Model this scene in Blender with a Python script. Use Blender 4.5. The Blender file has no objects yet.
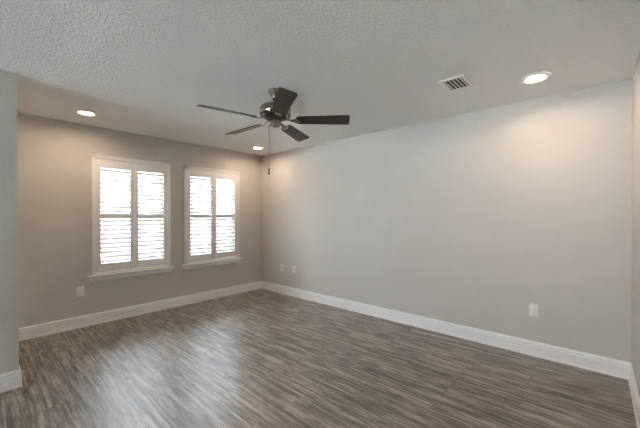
import bpy, bmesh, math, random
from mathutils import Vector, Matrix
random.seed(7)
scene = bpy.context.scene
C = scene.collection
R = math.radians

# ---------------------------------------------------------------- camera
H = 2.44
cam_data = bpy.data.cameras.new('camera')
cam = bpy.data.objects.new('camera', cam_data)
C.objects.link(cam)
cam_data.sensor_width = 36.0
cam_data.lens = 309.774 * 36.0 / 640.0
cam_data.shift_y = 3.69 / 640.0
cam_data.clip_start = 0.02
yaw, pitch, roll = R(48.267), R(-0.292), R(-0.0907)
fw = Vector((math.sin(yaw) * math.cos(pitch), math.cos(yaw) * math.cos(pitch), math.sin(pitch)))
rt = Vector((math.cos(yaw), -math.sin(yaw), 0))
up = rt.cross(fw)
rt2 = rt * math.cos(roll) + up * math.sin(roll)
up2 = rt2.cross(fw)
m = Matrix((rt2, up2, -fw)).transposed().to_4x4()
m.translation = Vector((0, 0, 1.3296))
cam.matrix_world = m
scene.camera = cam

# ---------------------------------------------------------------- world, exposure
SKY = 10.0
SUN = 160.0
LAMP = 120.0
world = bpy.data.worlds.new('sky')
scene.world = world
world.use_nodes = True
bg = world.node_tree.nodes['Background']
bg.inputs['Color'].default_value = (0.84, 0.91, 1.0, 1)
bg.inputs['Strength'].default_value = SKY
sd = bpy.data.lights.new('sun', 'SUN')       # stands behind the house: lights the added paving outside, never enters the rooms
sd.energy = SUN
sd.angle = R(0.53)
sd.color = (1.0, 0.99, 0.97)
so = bpy.data.objects.new('sun', sd)
C.objects.link(so)
so.rotation_euler = Vector((-0.60, 0.04, -0.79)).to_track_quat('-Z', 'Y').to_euler()
so.location = (6, -2, 8)
vs = scene.view_settings
vs.view_transform = 'Standard'
vs.look = 'None'
vs.gamma = 1.0
vs.use_curve_mapping = False
vs.exposure = 0.98
scene.cycles.use_denoising = True
scene.cycles.max_bounces = 14
scene.cycles.diffuse_bounces = 8
scene.cycles.transparent_max_bounces = 16
scene.cycles.sample_clamp_indirect = 40.0

# room box (the camera stands in the wide opening of the left side)
XL, XR, YN, YW = 0.235, 3.545, -0.214, 4.613
YS, XH = 3.362, -5.6
WT = 0.15
WIN = [(0.967, 1.900), (2.109, 3.057)]
Z0, Z1 = 0.605, 2.09
DZ1 = 2.25
GY0, GY1 = 1.8, 3.34
PORT = [((a + b) / 2, YW + WT + 0.03, (Z0 + Z1) / 2, b - a - 0.07, Z1 - Z0 - 0.07, (R(-90), 0, 0)) for a, b in WIN]
PORT.append((XH - WT - 0.03, (GY0 + GY1) / 2, DZ1 / 2, DZ1, GY1 - GY0, (0, R(-90), 0)))
for (px_, py_, pz_, sx_, sy_, rot_) in PORT:            # sampling portals: guide the sky light, emit nothing
    ld = bpy.data.lights.new('window_portal', 'AREA')
    ld.shape = 'RECTANGLE'
    ld.size = sx_
    ld.size_y = sy_
    ld.cycles.is_portal = True
    lo = bpy.data.objects.new('window_portal', ld)
    C.objects.link(lo)
    lo.location = (px_, py_, pz_)
    lo.rotation_euler = rot_

# ---------------------------------------------------------------- materials
def new_mat(name):
    mt = bpy.data.materials.new(name)
    mt.use_nodes = True
    nt = mt.node_tree
    return mt, nt, nt.nodes['Principled BSDF']

def nd(nt, t, **kw):
    n = nt.nodes.new(t)
    for k, v in kw.items():
        setattr(n, k, v)
    return n

def plain(name, col, rough=0.5, metal=0.0, var=0.0, scale=30.0, bump=0.0, bscale=200.0, spec=0.5):
    mt, nt, b = new_mat(name)
    b.inputs['Roughness'].default_value = rough
    b.inputs['Metallic'].default_value = metal
    b.inputs['Specular IOR Level'].default_value = spec
    tc = nd(nt, 'ShaderNodeTexCoord')
    nz = nd(nt, 'ShaderNodeTexNoise')
    nz.inputs['Scale'].default_value = scale
    nz.inputs['Detail'].default_value = 3
    nt.links.new(tc.outputs['Object'], nz.inputs['Vector'])
    rp = nd(nt, 'ShaderNodeValToRGB')
    rp.color_ramp.elements[0].position = 0.3
    rp.color_ramp.elements[1].position = 0.7
    rp.color_ramp.elements[0].color = tuple(c * (1 - var) for c in col) + (1,)
    rp.color_ramp.elements[1].color = tuple(min(1, c * (1 + var)) for c in col) + (1,)
    nt.links.new(nz.outputs['Fac'], rp.inputs['Fac'])
    nt.links.new(rp.outputs['Color'], b.inputs['Base Color'])
    if bump:
        n2 = nd(nt, 'ShaderNodeTexNoise')
        n2.inputs['Scale'].default_value = bscale
        n2.inputs['Detail'].default_value = 2
        nt.links.new(tc.outputs['Object'], n2.inputs['Vector'])
        bp = nd(nt, 'ShaderNodeBump')
        bp.inputs['Strength'].default_value = 1.0
        bp.inputs['Distance'].default_value = bump
        nt.links.new(n2.outputs['Fac'], bp.inputs['Height'])
        nt.links.new(bp.outputs['Normal'], b.inputs['Normal'])
    return mt

M = {}
M['wall'] = plain('greige_wall_paint', (0.605, 0.582, 0.553), 0.7, var=0.012, scale=3, bump=0.0006, bscale=160, spec=0.3)
M['hall'] = plain('grey_wall_paint', (0.22, 0.225, 0.23), 0.7, var=0.012, scale=3, bump=0.0006, bscale=160, spec=0.3)  # dark tone added on an unseen wall to cut bounced light
M['trim'] = plain('white_trim_paint', (0.87, 0.87, 0.865), 0.35, var=0.01, scale=8)
M['shutter'] = plain('white_shutter_paint', (0.88, 0.88, 0.88), 0.4, var=0.008, scale=8)
M['plate'] = plain('white_plastic', (0.82, 0.81, 0.79), 0.35, var=0.005)
M['slot'] = plain('dark_slot', (0.03, 0.03, 0.03), 0.6)
M['nickel'] = plain('brushed_nickel', (0.36, 0.325, 0.285), 0.25, metal=1.0, var=0.08, scale=60)
M['chain'] = plain('bright_bead_chain', (0.27, 0.26, 0.26), 0.4, metal=1.0, var=0.02)
M['dark_metal'] = plain('dark_vent_metal', (0.03, 0.028, 0.026), 0.5, metal=0.6, var=0.1)
M['vent_white'] = plain('white_register_enamel', (0.86, 0.84, 0.82), 0.4, var=0.01)
M['duct'] = plain('dark_duct', (0.035, 0.03, 0.028), 0.8)
M['lawn'] = plain('dry_lawn', (0.055, 0.06, 0.045), 0.95, var=0.25, scale=6)
M['siding'] = plain('pale_siding', (0.25, 0.285, 0.33), 0.7, var=0.01, scale=2)
M['concrete'] = plain('pale_paving', (0.60, 0.63, 0.66), 0.9, var=0.1, scale=2)
M['fob'] = plain('dark_wood_fob', (0.06, 0.035, 0.022), 0.4, var=0.2, scale=80)

def ceiling_mat():
    mt, nt, b = new_mat('textured_white_ceiling')
    b.inputs['Base Color'].default_value = (0.91, 0.91, 0.905, 1)
    b.inputs['Roughness'].default_value = 0.85
    b.inputs['Specular IOR Level'].default_value = 0.2
    tc = nd(nt, 'ShaderNodeTexCoord')
    mp = nd(nt, 'ShaderNodeMapping')
    nt.links.new(tc.outputs['Object'], mp.inputs['Vector'])
    nz = nd(nt, 'ShaderNodeTexNoise')
    nz.inputs['Scale'].default_value = 55
    nz.inputs['Detail'].default_value = 4
    nz.inputs['Roughness'].default_value = 0.55
    nz.inputs['Distortion'].default_value = 0.8
    nt.links.new(mp.outputs['Vector'], nz.inputs['Vector'])
    rp = nd(nt, 'ShaderNodeValToRGB')
    rp.color_ramp.elements[0].position = 0.42
    rp.color_ramp.elements[1].position = 0.62
    nt.links.new(nz.outputs['Fac'], rp.inputs['Fac'])
    bp = nd(nt, 'ShaderNodeBump')
    bp.inputs['Strength'].default_value = 1.0
    bp.inputs['Distance'].default_value = 0.0032
    nt.links.new(rp.outputs['Color'], bp.inputs['Height'])
    nt.links.new(bp.outputs['Normal'], b.inputs['Normal'])
    return mt
M['ceiling'] = ceiling_mat()

def floor_mat():
    mt, nt, b = new_mat('grey_brown_wood_planks')
    L = nt.links.new
    tc = nd(nt, 'ShaderNodeTexCoord')
    # brick texture laid with its rows across X, bricks running along Y
    mp = nd(nt, 'ShaderNodeMapping')
    mp.inputs['Rotation'].default_value = (0, 0, R(90))
    mp.inputs['Location'].default_value = (0.4, 4 * 0.185 + 0.06 * 0 - 0.125, 0)
    L(tc.outputs['Object'], mp.inputs['Vector'])
    br = nd(nt, 'ShaderNodeTexBrick')
    br.offset = 0.37
    br.offset_frequency = 2
    br.inputs['Color1'].default_value = (0, 0, 0, 1)
    br.inputs['Color2'].default_value = (1, 1, 1, 1)
    br.inputs['Mortar'].default_value = (0.5, 0.5, 0.5, 1)
    br.inputs['Scale'].default_value = 1.0
    br.inputs['Mortar Size'].default_value = 0.0011
    br.inputs['Mortar Smooth'].default_value = 0.3
    br.inputs['Brick Width'].default_value = 1.22
    br.inputs['Row Height'].default_value = 0.185
    L(mp.outputs['Vector'], br.inputs['Vector'])
    # per plank shift of the grain
    sep = nd(nt, 'ShaderNodeSeparateXYZ')
    L(tc.outputs['Object'], sep.inputs['Vector'])
    sh = nd(nt, 'ShaderNodeMath', operation='MULTIPLY')
    L(br.outputs['Color'], sh.inputs[0])
    sh.inputs[1].default_value = 37.0
    cx = nd(nt, 'ShaderNodeMath', operation='MULTIPLY'); L(sep.outputs['X'], cx.inputs[0]); cx.inputs[1].default_value = 1.0
    cb = nd(nt, 'ShaderNodeCombineXYZ')
    L(cx.outputs[0], cb.inputs['X']); L(sep.outputs['Y'], cb.inputs['Y']); L(sh.outputs[0], cb.inputs['Z'])
    def grain(sx, sy, scale, detail, dist):
        g = nd(nt, 'ShaderNodeMapping')
        g.inputs['Scale'].default_value = (sx, sy, 1)
        L(cb.outputs['Vector'], g.inputs['Vector'])
        n = nd(nt, 'ShaderNodeTexNoise')
        n.inputs['Scale'].default_value = scale
        n.inputs['Detail'].default_value = detail
        n.inputs['Roughness'].default_value = 0.6
        n.inputs['Distortion'].default_value = dist
        L(g.outputs['Vector'], n.inputs['Vector'])
        return n
    g1 = grain(42, 2.0, 1.0, 8, 0.0)
    g2 = grain(120, 7.0, 1.0, 5, 0.2)
    g3 = grain(16, 4.5, 1.0, 6, 0.1)
    def mth(op, a, bb):
        n = nd(nt, 'ShaderNodeMath', operation=op)
        for i, v in enumerate((a, bb)):
            if isinstance(v, (int, float)):
                n.inputs[i].default_value = v
            else:
                L(v, n.inputs[i])
        return n.outputs[0]
    s = mth('ADD', mth('MULTIPLY', g1.outputs['Fac'], 0.58), mth('MULTIPLY', g2.outputs['Fac'], 0.24))
    s = mth('ADD', s, mth('MULTIPLY', g3.outputs['Fac'], 0.28))
    s = mth('ADD', s, mth('MULTIPLY', mth('SUBTRACT', br.outputs['Color'], 0.5), 0.03))
    rp = nd(nt, 'ShaderNodeValToRGB')
    e = rp.color_ramp.elements
    e[0].position = 0.42; e[0].color = (0.050, 0.040, 0.035, 1)
    e[1].position = 0.65; e[1].color = (0.46, 0.405, 0.36, 1)
    k = e.new(0.51); k.color = (0.155, 0.127, 0.107, 1)
    k = e.new(0.57); k.color = (0.265, 0.225, 0.195, 1)
    L(s, rp.inputs['Fac'])
    # thin dark streaks and knots of the weathered grain
    g4 = grain(75, 3.0, 1.0, 5, 0.2)
    g5 = grain(16, 5.0, 1.0, 3, 0.6)
    r4 = nd(nt, 'ShaderNodeValToRGB')
    r4.color_ramp.elements[0].position = 0.56; r4.color_ramp.elements[0].color = (0, 0, 0, 1)
    r4.color_ramp.elements[1].position = 0.66; r4.color_ramp.elements[1].color = (1, 1, 1, 1)
    L(g4.outputs['Fac'], r4.inputs['Fac'])
    r5 = nd(nt, 'ShaderNodeValToRGB')
    r5.color_ramp.elements[0].position = 0.45; r5.color_ramp.elements[0].color = (0.25, 0.25, 0.25, 1)
    r5.color_ramp.elements[1].position = 0.62; r5.color_ramp.elements[1].color = (1, 1, 1, 1)
    L(g5.outputs['Fac'], r5.inputs['Fac'])
    dk = nd(nt, 'ShaderNodeMix', data_type='RGBA', blend_type='MULTIPLY')
    L(mth('MULTIPLY', mth('MULTIPLY', r4.outputs['Color'], r5.outputs['Color']), 0.85), dk.inputs['Factor'])
    L(rp.outputs['Color'], dk.inputs['A'])
    dk.inputs['B'].default_value = (0.32, 0.29, 0.27, 1)
    mx = nd(nt, 'ShaderNodeMix', data_type='RGBA', blend_type='MULTIPLY')
    L(br.outputs['Fac'], mx.inputs['Factor'])
    L(dk.outputs['Result'], mx.inputs['A'])
    mx.inputs['B'].default_value = (0.35, 0.33, 0.32, 1)
    L(mx.outputs['Result'], b.inputs['Base Color'])
    b.inputs['Roughness'].default_value = 0.36
    b.inputs['Specular IOR Level'].default_value = 0.9
    hb = mth('SUBTRACT', mth('MULTIPLY', s, 0.6), br.outputs['Fac'])
    bp = nd(nt, 'ShaderNodeBump')
    bp.inputs['Strength'].default_value = 0.6
    bp.inputs['Distance'].default_value = 0.0012
    L(hb, bp.inputs['Height'])
    L(bp.outputs['Normal'], b.inputs['Normal'])
    return mt
M['floor'] = floor_mat()

def blade_mat():
    mt, nt, b = new_mat('espresso_wood_blade')
    L = nt.links.new
    tc = nd(nt, 'ShaderNodeTexCoord')
    mp = nd(nt, 'ShaderNodeMapping')
    mp.inputs['Scale'].default_value = (4, 60, 20)
    L(tc.outputs['Object'], mp.inputs['Vector'])
    n = nd(nt, 'ShaderNodeTexNoise')
    n.inputs['Scale'].default_value = 1.0
    n.inputs['Detail'].default_value = 4
    L(mp.outputs['Vector'], n.inputs['Vector'])
    rp = nd(nt, 'ShaderNodeValToRGB')
    rp.color_ramp.elements[0].position = 0.3
    rp.color_ramp.elements[0].color = (0.010, 0.006, 0.0045, 1)
    rp.color_ramp.elements[1].position = 0.7
    rp.color_ramp.elements[1].color = (0.028, 0.018, 0.013, 1)
    L(n.outputs['Fac'], rp.inputs['Fac'])
    L(rp.outputs['Color'], b.inputs['Base Color'])
    b.inputs['Roughness'].default_value = 0.33
    return mt
M['blade'] = blade_mat()

def glass_mat():
    mt = bpy.data.materials.new('window_glass')
    mt.use_nodes = True
    nt = mt.node_tree
    nt.nodes.clear()
    o = nd(nt, 'ShaderNodeOutputMaterial')
    t = nd(nt, 'ShaderNodeBsdfTransparent')
    t.inputs['Color'].default_value = (0.95, 0.97, 0.97, 1)
    g = nd(nt, 'ShaderNodeBsdfGlossy')
    g.inputs['Roughness'].default_value = 0.02
    lw = nd(nt, 'ShaderNodeFresnel')
    lw.inputs['IOR'].default_value = 1.35
    mx = nd(nt, 'ShaderNodeMixShader')
    nt.links.new(lw.outputs['Fac'], mx.inputs['Fac'])
    nt.links.new(t.outputs[0], mx.inputs[1])
    nt.links.new(g.outputs[0], mx.inputs[2])
    nt.links.new(mx.outputs[0], o.inputs['Surface'])
    return mt
M['glass'] = glass_mat()

def lamp_mat(name, col, strength):
    mt = bpy.data.materials.new(name)
    mt.use_nodes = True
    nt = mt.node_tree
    nt.nodes.clear()
    o = nd(nt, 'ShaderNodeOutputMaterial')
    e = nd(nt, 'ShaderNodeEmission')
    e.inputs['Color'].default_value = (*col, 1)
    e.inputs['Strength'].default_value = strength
    nt.links.new(e.outputs[0], o.inputs['Surface'])
    return mt
M['lamp'] = lamp_mat('lit_downlight_lens', (1.0, 0.765, 0.55), LAMP)

# ---------------------------------------------------------------- mesh helpers
def box(bm, x0, x1, y0, y1, z0, z1, bev=0.0, mat=None):
    r = bmesh.ops.create_cube(bm, size=1.0)
    vs_ = r['verts']
    for v in vs_:
        v.co = Vector(((x0 + x1) / 2 + v.co.x * (x1 - x0), (y0 + y1) / 2 + v.co.y * (y1 - y0), (z0 + z1) / 2 + v.co.z * (z1 - z0)))
    if bev:
        es = list({e for v in vs_ for e in v.link_edges})
        r2 = bmesh.ops.bevel(bm, geom=es, offset=bev, segments=2, affect='EDGES', profile=0.5)
        vs_ = list({v for f in r2['faces'] for v in f.verts} | {v for v in vs_ if v.is_valid})
    if mat is not None:
        bmesh.ops.transform(bm, matrix=mat, verts=vs_)
    return vs_

def lathe(bm, prof, n=40, center=(0, 0), cap0=False, cap1=False):
    rings = []
    for r, z in prof:
        if r < 1e-6:
            rings.append([bm.verts.new((center[0], center[1], z))])
        else:
            rings.append([bm.verts.new((center[0] + r * math.cos(2 * math.pi * i / n), center[1] + r * math.sin(2 * math.pi * i / n), z)) for i in range(n)])
    for a, b in zip(rings, rings[1:]):
        for i in range(n):
            j = (i + 1) % n
            if len(a) == 1 and len(b) == 1:
                continue
            if len(a) == 1:
                bm.faces.new((a[0], b[i], b[j]))
            elif len(b) == 1:
                bm.faces.new((a[i], b[0], a[j]))
            else:
                bm.faces.new((a[i], b[i], b[j], a[j]))
    if cap0 and len(rings[0]) > 1:
        bm.faces.new(rings[0])
    if cap1 and len(rings[-1]) > 1:
        bm.faces.new(rings[-1])

def obj(name, bm, mat, parent=None, smooth=None, kind=None):
    bmesh.ops.recalc_face_normals(bm, faces=bm.faces)
    me = bpy.data.meshes.new(name)
    bm.to_mesh(me)
    bm.free()
    me.materials.append(mat)
    if smooth is not None:
        for p_ in me.polygons:
            p_.use_smooth = True
        me.set_sharp_from_angle(angle=R(smooth))
    o = bpy.data.objects.new(name, me)
    C.objects.link(o)
    if parent is not None:
        o.parent = parent
    if kind:
        o['kind'] = kind
    return o

def struct(name, bm, mat, smooth=None):
    return obj(name, bm, mat, None, smooth, 'structure')

def thing(name, label, cat, loc=(0, 0, 0), rot=(0, 0, 0), group=None):
    o = bpy.data.objects.new(name, None)
    C.objects.link(o)
    o.empty_display_size = 0.1
    o.location = loc
    o.rotation_euler = rot
    o['label'] = label
    o['category'] = cat
    if group:
        o['group'] = group
    return o

def dup(root, loc, rot, label):
    r = root.copy()
    C.objects.link(r)
    r.location = loc
    r.rotation_euler = rot
    r['label'] = label
    for ch in list(root.children):
        c = ch.copy()
        C.objects.link(c)
        c.parent = r
        for g in list(ch.children):
            d = g.copy()
            C.objects.link(d)
            d.parent = c
    return r

# ---------------------------------------------------------------- setting
bm = bmesh.new(); box(bm, XH, XR + WT, YN - WT, YW + WT, -0.12, 0); struct('floor', bm, M['floor'])
bm = bmesh.new(); box(bm, XH - WT, XR + WT, YN - WT, YW + WT, H, H + 0.12); struct('ceiling', bm, M['ceiling'])
bm = bmesh.new(); box(bm, XR, XR + WT, YN, YW, 0, H); struct('wall_right', bm, M['wall'])
bm = bmesh.new(); box(bm, XL, XR + WT, YN - WT, YN, 0, H); struct('wall_near', bm, M['wall'])
bm = bmesh.new(); box(bm, XH, XL, YN - WT, YN, 0, H); struct('wall_near_left', bm, M['hall'])
bm = bmesh.new()
box(bm, XH - WT, XH, YN - WT, GY0, 0, H); box(bm, XH - WT, XH, GY1, YW + WT, 0, H); box(bm, XH - WT, XH, GY0, GY1, DZ1, H)
struct('wall_far_left', bm, M['wall'])
# adjoining space, with unseen glazing added to bring daylight in from the left
bm = bmesh.new()
box(bm, XH, -0.55, YW, YW + WT, 0, H)
struct('wall_back_left', bm, M['wall'])
def added_glazed_door(n, dw, loc, rz):
    d = bpy.data.objects.new('door_%d' % n, None); C.objects.link(d); d.location = loc; d.rotation_euler = (0, 0, rz); d['kind'] = 'structure'
    bm = bmesh.new()
    for p0, p1 in ((0, 0.06), (dw - 0.06, dw), (dw / 2 - 0.04, dw / 2 + 0.04)):
        box(bm, p0, p1, 0.05, 0.10, 0, DZ1)
    box(bm, 0, dw, 0.05, 0.10, 0, 0.06); box(bm, 0, dw, 0.05, 0.10, DZ1 - 0.06, DZ1)
    obj('door_frame', bm, M['trim'], d)
    bm = bmesh.new(); box(bm, 0.05, dw - 0.05, 0.072, 0.078, 0.05, DZ1 - 0.05)
    obj('door_glass', bm, M['glass'], d)
added_glazed_door(1, GY1 - GY0, (XH, GY0, 0), R(90))
# wall block that closes the alcove on the left of the windows
XB = -0.55
bm = bmesh.new(); box(bm, XB, XL, YS, YW + WT, 0, H); struct('wall_left', bm, M['wall'])
# window wall with two openings
bm = bmesh.new()
xs = [XL, WIN[0][0] + 0.03, WIN[0][1] - 0.03, WIN[1][0] + 0.03, WIN[1][1] - 0.03, XR + WT]
for i in range(0, 5, 2):
    box(bm, xs[i], xs[i + 1], YW, YW + WT, 0, H)
for i in (1, 3):
    box(bm, xs[i], xs[i + 1], YW, YW + WT, 0, Z0 + 0.01)
    box(bm, xs[i], xs[i + 1], YW, YW + WT, Z1 - 0.03, H)
struct('wall_back', bm, M['wall'])
# lawn outside; unseen pale paving added to bounce sun onto the ceiling
bm = bmesh.new(); box(bm, XH - WT, 16, YW + WT, 30, -0.35, -0.25); struct('ground_lawn', bm, M['lawn'])
bm = bmesh.new(); box(bm, -32, XH - WT, -14, 18, -0.35, -0.25); struct('ground_patio', bm, M['concrete'])

# added lap-sided screen, shaped like a neighbouring house, dims the sky behind the louvers
bm = bmesh.new()
for k in range(25):
    z = -0.25 + 0.14 * k
    v = [bm.verts.new(q) for q in ((-0.5, 8.2, z), (10, 8.2, z), (10, 8.215, z + 0.14), (-0.5, 8.215, z + 0.14))]
    bm.faces.new(v)
    v = [bm.verts.new(q) for q in ((-0.5, 8.2, z), (10, 8.2, z), (10, 8.215, z), (-0.5, 8.215, z))]
    bm.faces.new(v)
box(bm, -0.5, 10, 8.216, 8.5, -0.25, 3.25)
struct('wall_neighbour', bm, M['siding'])

# baseboards: moulded profile swept along a path, mitred
PROF = [(0.0, 0.0), (0.019, 0.0), (0.019, 0.008), (0.016, 0.014), (0.0145, 0.016), (0.0145, 0.098), (0.0125, 0.103),
        (0.0105, 0.105), (0.0105, 0.111), (0.013, 0.114), (0.0125, 0.121), (0.009, 0.128), (0.006, 0.132), (0.005, 0.138), (0.0, 0.138)]
def sweep(name, pts, side):
    """side = +1: profile grows to the left of the travel direction"""
    bm = bmesh.new()
    pts = [Vector(p_) for p_ in pts]
    n = len(pts)
    rows = []
    for i, p_ in enumerate(pts):
        dirs = []
        if i > 0: dirs.append((pts[i] - pts[i - 1]).normalized())
        if i < n - 1: dirs.append((pts[i + 1] - pts[i]).normalized())
        nr = [Vector((-d.y, d.x)) * side for d in dirs]
        off = nr[0] if len(nr) == 1 else (nr[0] + nr[1]) / (1 + nr[0].dot(nr[1]))
        rows.append([bm.verts.new((p_.x + off.x * a, p_.y + off.y * a, z)) for a, z in PROF])
    for a, b in zip(rows, rows[1:]):
        for j in range(len(PROF) - 1):
            bm.faces.new((a[j], a[j + 1], b[j + 1], b[j]))
    bm.faces.new(rows[0]); bm.faces.new(rows[-1])
    return struct(name, bm, M['trim'])
EPS = 0.0005
sweep('baseboard_back', [(XL, YW), (XR, YW)], -1)
sweep('baseboard_right', [(XR, YW), (XR, YN)], -1)
sweep('baseboard_near', [(XR, YN), (XH, YN)], -1)
sweep('baseboard_left', [(XB, YW), (XB, YS), (XL, YS), (XL, YW)], -1)
sweep('baseboard_far_left', [(XH, YN), (XH, YW)], -1)

# windows: casing, stool, apron, sashes with glass
def window(n, a, b):
    w = bpy.data.objects.new('window_%d' % n, None)
    C.objects.link(w)
    w.location = ((a + b) / 2, YW, Z0)
    w['kind'] = 'structure'
    hw = (b - a) / 2
    hh = Z1 - Z0
    bm = bmesh.new()                                    # sill (stool) with rounded nose
    box(bm, -hw - 0.05, hw + 0.05, -0.05, 0.0, -0.018, 0.004, 0.006)
    box(bm, -hw + 0.03, hw - 0.03, 0.0, 0.13, -0.012, 0.004)
    obj('window_sill', bm, M['trim'], w, 40)
    bm = bmesh.new()                                    # apron under the stool
    box(bm, -hw - 0.03, hw + 0.03, -0.016, 0.0, -0.072, -0.018, 0.003)
    box(bm, -hw - 0.036, hw + 0.036, -0.026, 0.0, -0.034, -0.018, 0.004)
    obj('window_apron', bm, M['trim'], w, 40)
    bm = bmesh.new()                                    # jamb liner and the vinyl sash frame
    x0, x1, z0, z1 = -hw + 0.031, hw - 0.031, 0.005, hh - 0.031
    for (p0, p1, q0, q1) in ((x0, x0 + 0.05, z0, z1), (x1 - 0.05, x1, z0, z1), (x0, x1, z0, z0 + 0.05), (x0, x1, z1 - 0.05, z1)):
        box(bm, p0, p1, 0.085, 0.135, q0, q1)
    zm = (z0 + z1) / 2
    box(bm, x0, x1, 0.09, 0.13, zm - 0.02, zm + 0.02)
    obj('window_frame', bm, M['shutter'], w)
    bm = bmesh.new(); box(bm, x0 + 0.04, x1 - 0.04, 0.107, 0.111, z0 + 0.04, z1 - 0.04)
    obj('window_pane', bm, M['glass'], w)
    return w
for i, (a, b) in enumerate(WIN):
    window(i + 1, a, b)

# ---------------------------------------------------------------- plantation shutters
def louvre(bm, x0, x1, y, z, tilt, width=0.063, thick=0.0125):
    n = 14
    c, s = math.cos(tilt), math.sin(tilt)
    ends = []
    for x in (x0, x1):
        ring = []
        for i in range(n):
            t = 2 * math.pi * i / n
            u = math.cos(t) * width / 2
            v = math.sin(t) * thick / 2
            ring.append(bm.verts.new((x, y + u * c - v * s, z + u * s + v * c)))
        ends.append(ring)
    for i in range(n):
        j = (i + 1) % n
        bm.faces.new((ends[0][i], ends[0][j], ends[1][j], ends[1][i]))
    bm.faces.new(ends[0]); bm.faces.new(ends[1])

TILT = R(32)        # outer edge raised, room edge lowered
def make_shutter(width, label):
    t = thing('plantation_shutter', label, 'shutter', group='plantation shutters on the window wall')
    hw = width / 2
    hh = Z1 - Z0
    fwid = 0.044
    z_b = 0.0045
    bm = bmesh.new()                                    # outer frame, stepped
    for (p0, p1, q0, q1) in ((-hw, -hw + fwid, z_b, hh), (hw - fwid, hw, z_b, hh), (-hw, hw, hh - fwid, hh), (-hw, hw, z_b, z_b + 0.026)):
        box(bm, p0, p1, -0.030, -0.0005, q0, q1, 0.004)
    g = 0.014
    for (p0, p1, q0, q1) in ((-hw, -hw + g, z_b, hh), (hw - g, hw, z_b, hh), (-hw, hw, hh - g, hh)):
        box(bm, p0, p1, -0.036, -0.028, q0, q1, 0.003)
    obj('shutter_frame', bm, M['shutter'], t, 40)
    # panels: z values relative to the sill
    zo = lambda z: z - Z0
    pz0, pz1 = z_b + 0.028, hh - fwid - 0.003
    for s in (-1, 1):
        xa, xb = (-hw + fwid + 0.002, -0.0015) if s < 0 else (0.0015, hw - fwid - 0.002)
        st = 0.046
        bm = bmesh.new()
        y0, y1 = -0.024, 0.004
        box(bm, xa, xa + st, y0, y1, pz0, pz1, 0.003)
        box(bm, xb - st, xb, y0, y1, pz0, pz1, 0.003)
        for q0, q1 in ((pz0, zo(0.742)), (zo(1.303), zo(1.364)), (zo(1.938), pz1)):
            box(bm, xa + st, xb - st, y0 + 0.001, y1 - 0.001, q0, q1, 0.002)
        pn = obj('shutter_panel', bm, M['shutter'], t, 40)
        for q0, q1, n in ((zo(0.742), zo(1.303), 10), (zo(1.364), zo(1.938), 10)):
            bm = bmesh.new()
            for k in range(n):
                louvre(bm, xa + st + 0.002, xb - st - 0.002, -0.010, q0 + (q1 - q0) * (k + 0.5) / n, TILT)
            obj('louvers', bm, M['shutter'], pn, 50)
        xh = xa if s < 0 else xb                        # hinges on the frame side
        for zz in (pz0 + 0.16, (pz0 + pz1) / 2, pz1 - 0.16):
            bm = bmesh.new()
            box(bm, xh - 0.005, xh + 0.005, -0.0345, -0.0235, zz - 0.03, zz + 0.03, 0.002)
            obj('hinge', bm, M['shutter'], pn, 40)
    return t
for i, (a, b) in enumerate(WIN):
    lab = ('white plantation shutters on the left window, the one above the low outlet',
           'white plantation shutters on the right window, nearest the room corner')[i]
    sh = make_shutter(b - a, lab)
    sh.location = ((a + b) / 2, YW, Z0)

# ---------------------------------------------------------------- ceiling fan
FX, FY = 1.790, 2.123
ZB = 2.176
fan = thing('ceiling_fan', 'brushed nickel ceiling fan with five dark brown blades hanging from the textured ceiling', 'fan', (FX, FY, H))
TA = Vector((math.cos(yaw), -math.sin(yaw), 0))
fan.rotation_euler = Matrix.Rotation(R(-1.3), 4, TA).to_euler()      # hangs a little out of level
def zr(z): return z - H
bm = bmesh.new()
lathe(bm, [(0.0, zr(2.4395)), (0.062, zr(2.4395)), (0.064, zr(2.432)), (0.061, zr(2.424)), (0.050, zr(2.408)), (0.038, zr(2.388)), (0.032, zr(2.372)), (0.029, zr(2.366)), (0.016, zr(2.362))], 48)
obj('canopy', bm, M['nickel'], fan, 40)
bm = bmesh.new()
lathe(bm, [(0.0, zr(2.368)), (0.022, zr(2.368)), (0.024, zr(2.358)), (0.014, zr(2.350)), (0.0125, zr(2.345)), (0.0125, zr(2.300)), (0.0, zr(2.300))], 24)
obj('downrod', bm, M['dark_metal'], fan, 40)
bm = bmesh.new()
lathe(bm, [(0.0, zr(2.318)), (0.030, zr(2.318)), (0.034, zr(2.312)), (0.075, zr(2.309)), (0.112, zr(2.300)), (0.131, zr(2.287)), (0.137, zr(2.272)),
           (0.137, zr(2.248)), (0.133, zr(2.243)), (0.133, zr(2.237)), (0.137, zr(2.233)), (0.134, zr(2.222)), (0.118, zr(2.212)), (0.0, zr(2.212))], 64)
motor = obj('motor_housing', bm, M['nickel'], fan, 35)
bm = bmesh.new()                                        # dark slotted vents around the lower housing
for k in range(20):
    a = 2 * math.pi * k / 20
    mt_ = Matrix.Rotation(a, 4, 'Z')
    box(bm, 0.116, 0.1345, -0.012, 0.012, zr(2.2135), zr(2.2305), 0.003, mt_)
obj('vent_slots', bm, M['dark_metal'], motor, 40)
bm = bmesh.new()                                        # rotating flywheel the blade irons bolt to
lathe(bm, [(0.0, zr(2.213)), (0.095, zr(2.213)), (0.098, zr(2.205)), (0.094, zr(2.192)), (0.060, zr(2.186)), (0.0, zr(2.186))], 48)
obj('flywheel', bm, M['dark_metal'], fan, 35)
bm = bmesh.new()
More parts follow.
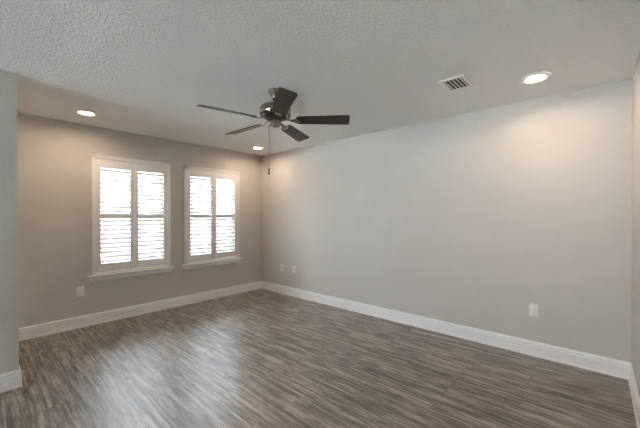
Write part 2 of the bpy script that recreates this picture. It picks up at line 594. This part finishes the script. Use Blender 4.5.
lathe(bm, [(0.0, zr(2.188)), (0.036, zr(2.188)), (0.042, zr(2.184)), (0.042, zr(2.166)), (0.039, zr(2.162)), (0.039, zr(2.158)), (0.044, zr(2.155)),
           (0.044, zr(2.134)), (0.040, zr(2.124)), (0.026, zr(2.118)), (0.012, zr(2.116)), (0.009, zr(2.111)), (0.0, zr(2.109))], 40)
obj('switch_housing', bm, M['nickel'], fan, 35)

def blade_mesh():
    """a paddle along +X, root narrower than the tip, rounded corners, 6 mm thick"""
    bm = bmesh.new()
    r0, r1 = 0.185, 0.653
    w0, w1 = 0.056, 0.070
    pts = []
    def corner(cx, cy, rad, a0, a1, n=6):
        for i in range(n + 1):
            a = R(a0 + (a1 - a0) * i / n)
            pts.append((cx + rad * math.cos(a), cy + rad * math.sin(a)))
    rc = 0.024
    corner(r1 - rc, -w1 + rc, rc, -90, 0)
    corner(r1 - rc, w1 - rc, rc, 0, 90)
    rr = 0.030
    corner(r0 + rr, w0 - rr, rr, 90, 180)
    corner(r0 + rr, -w0 + rr, rr, 180, 270)
    top = [bm.verts.new((x, y, 0.003)) for x, y in pts]
    bot = [bm.verts.new((x, y, -0.003)) for x, y in pts]
    bm.faces.new(top); bm.faces.new(list(reversed(bot)))
    for i in range(len(pts)):
        j = (i + 1) % len(pts)
        bm.faces.new((top[i], bot[i], bot[j], top[j]))
    return bm
def iron_mesh():
    """blade iron: arm from the flywheel, opening to a three-lobed plate under the blade"""
    bm = bmesh.new()
    prof = [(0.070, 0.013, 0.012), (0.110, 0.011, 0.008), (0.145, 0.012, -0.002), (0.165, 0.020, -0.004), (0.180, 0.034, -0.0055), (0.200, 0.034, -0.0055), (0.212, 0.020, -0.0055), (0.228, 0.010, -0.0055)]
    rows = []
    for x, w, z in prof:
        rows.append([bm.verts.new((x, -w, z)), bm.verts.new((x, w, z)), bm.verts.new((x, w, z - 0.005)), bm.verts.new((x, -w, z - 0.005))])
    for a, b in zip(rows, rows[1:]):
        for j in range(4):
            k = (j + 1) % 4
            bm.faces.new((a[j], a[k], b[k], b[j]))
    bm.faces.new(rows[0]); bm.faces.new(rows[-1])
    for x, y in ((0.195, -0.024), (0.195, 0.024), (0.218, 0.0)):
        r = bmesh.ops.create_uvsphere(bm, u_segments=10, v_segments=6, radius=0.0055)
        for v in r['verts']:
            v.co = Vector((v.co.x + x, v.co.y + y, v.co.z * 0.6 - 0.0105))
    return bm
b0 = obj('blade', blade_mesh(), M['blade'], fan, 40)
i0 = obj('blade_bracket', iron_mesh(), M['nickel'], b0, 40)
for k in range(5):
    if k == 0:
        b_ = b0
    else:
        b_ = b0.copy(); C.objects.link(b_); b_.parent = fan
        ic = i0.copy(); C.objects.link(ic); ic.parent = b_
    ang = R(237.74 - 72 * k)
    b_.rotation_mode = 'XYZ'
    b_.matrix_local = Matrix.Translation((0, 0, zr(ZB))) @ Matrix.Rotation(ang, 4, 'Z') @ Matrix.Rotation(R(0.4), 4, 'Y') @ Matrix.Rotation(R(-14.5), 4, 'X')
# pull chain
cxo, cyo = -0.038, 0.042
bm = bmesh.new()
z = 2.112
prevs = None
lathe(bm, [(0.0, zr(2.132)), (0.0016, zr(2.132)), (0.0016, zr(1.745)), (0.0, zr(1.745))], 8, (cxo, cyo))
zz = 2.128
while zz > 1.748:
    r = bmesh.ops.create_icosphere(bm, subdivisions=1, radius=0.004)
    for v in r['verts']:
        v.co += Vector((cxo, cyo, zr(zz)))
    zz -= 0.0075
n_ = Vector((cxo, cyo, 0)).normalized()
box(bm, 0.030, 0.060, -0.003, 0.003, zr(2.128), zr(2.136), 0.001, Matrix.Rotation(math.atan2(cyo, cxo), 4, 'Z'))
ch = obj('pull_chain', bm, M['chain'], fan, 40)
bm = bmesh.new()
lathe(bm, [(0.0, zr(1.750)), (0.006, zr(1.749)), (0.0085, zr(1.740)), (0.007, zr(1.730)), (0.0045, zr(1.726)), (0.0075, zr(1.720)), (0.0095, zr(1.710)), (0.008, zr(1.698)), (0.0, zr(1.695))], 16, (cxo, cyo))
obj('pull_fob', bm, M['fob'], ch, 50)

# ---------------------------------------------------------------- recessed downlights
def make_light(label):
    t = thing('recessed_downlight', label, 'ceiling light', group='recessed downlights in the ceiling')
    bm = bmesh.new()
    lathe(bm, [(0.0, -0.001), (0.098, -0.001), (0.1005, -0.006), (0.0985, -0.013), (0.091, -0.019), (0.081, -0.021), (0.073, -0.0195), (0.061, -0.013), (0.0545, -0.006), (0.0, -0.006)], 56)
    obj('trim_ring', bm, M['trim'], t, 40)
    bm = bmesh.new()
    lathe(bm, [(0.0, -0.0065), (0.054, -0.0065), (0.054, -0.0075), (0.04, -0.009), (0.0, -0.010)], 48)
    obj('lens', bm, M['lamp'], t, 60)
    return t
l0 = make_light('round lit recessed ceiling light beside the air vent, above the right wall')
l0.location = (3.000, 0.365, H)
dup(l0, (0.81, 4.045, H), (0, 0, 0), 'round lit recessed ceiling light above the left shuttered window')
dup(l0, (3.069, 4.085, H), (0, 0, 0), 'round lit recessed ceiling light in the corner behind the fan pull chain')
dup(l0, (0.81, 0.365, H), (0, 0, 0), 'round lit recessed ceiling light by the entry opening, out of the picture overhead')

# ---------------------------------------------------------------- ceiling air register
vent = thing('air_vent', 'small white rectangular ceiling air vent with dark slots beside the recessed light', 'vent', (2.695, 0.872, H))
bm = bmesh.new()
hx, hy, f_ = 0.146, 0.101, 0.030
for (p0, p1, q0, q1) in ((-hx, hx, -hy, -hy + f_), (-hx, hx, hy - f_, hy), (-hx, -hx + f_, -hy + f_, hy - f_), (hx - f_, hx, -hy + f_, hy - f_)):
    box(bm, p0, p1, q0, q1, -0.016, -0.0005, 0.006)
obj('vent_frame', bm, M['vent_white'], vent, 40)
bm = bmesh.new(); box(bm, -hx + 0.01, hx - 0.01, -hy + 0.01, hy - 0.01, -0.0025, -0.0006)
obj('vent_backing', bm, M['duct'], vent)
ns = 5
pit = 2 * (hy - f_) / ns
for k in range(ns):
    bm = bmesh.new()
    y = -hy + f_ + pit * (k + 0.5)
    box(bm, -hx + f_, hx - f_, -0.0085, 0.0085, -0.0009, 0.0009, 0.0004, Matrix.Translation((0, y, -0.010)) @ Matrix.Rotation(R(25), 4, 'X'))
    obj('vent_slat', bm, M['vent_white'], vent, 40)

# ---------------------------------------------------------------- outlets
def make_outlet(label, kind='duplex'):
    """faces -Y, centre at the origin, back on y = 0"""
    t = thing('wall_outlet', label, 'outlet', group='white wall outlet plates')
    bm = bmesh.new()
    box(bm, -0.037, 0.037, -0.0065, -0.0003, -0.060, 0.060, 0.003)
    obj('cover_plate', bm, M['plate'], t, 40)
    bm = bmesh.new()
    if kind == 'duplex':
        box(bm, -0.0175, 0.0175, -0.0085, -0.006, -0.034, 0.034, 0.001)
        rc = obj('receptacle', bm, M['trim'], t, 40)
        bm = bmesh.new()
        for zc in (-0.017, 0.017):
            box(bm, -0.0075, -0.0055, -0.0088, -0.008, zc - 0.003, zc + 0.006)
            box(bm, 0.0055, 0.0075, -0.0088, -0.008, zc - 0.002, zc + 0.006)
            box(bm, -0.002, 0.002, -0.0088, -0.008, zc - 0.010, zc - 0.006)
        obj('slots', bm, M['slot'], rc)
    else:
        mt_ = Matrix.Rotation(R(90), 4, 'X')
        b2 = bmesh.new()
        lathe(b2, [(0.0, 0.006), (0.0075, 0.006), (0.0075, 0.010), (0.0045, 0.011), (0.0045, 0.017), (0.0, 0.017)], 16)
        bmesh.ops.transform(b2, matrix=mt_, verts=b2.verts)
        bm.free()
        obj('jack', b2, M['nickel'], t, 40)
    return t
o1 = make_outlet('white outlet plate low on the window wall, below and left of the left window')
o1.location = (0.852, YW, 0.431)
dup(o1, (XR, 0.440, 0.433), (0, 0, R(-90)), 'white outlet plate low on the long right wall, alone near its right end')
dup(o1, (XR, 3.742, 0.444), (0, 0, R(-90)), 'white outlet plate on the right wall, second from the far corner')
o4 = make_outlet('white jack plate on the right wall, the one closest to the far corner', 'jack')
o4.location = (XR, 4.042, 0.445)
o4.rotation_euler = (0, 0, R(-90))
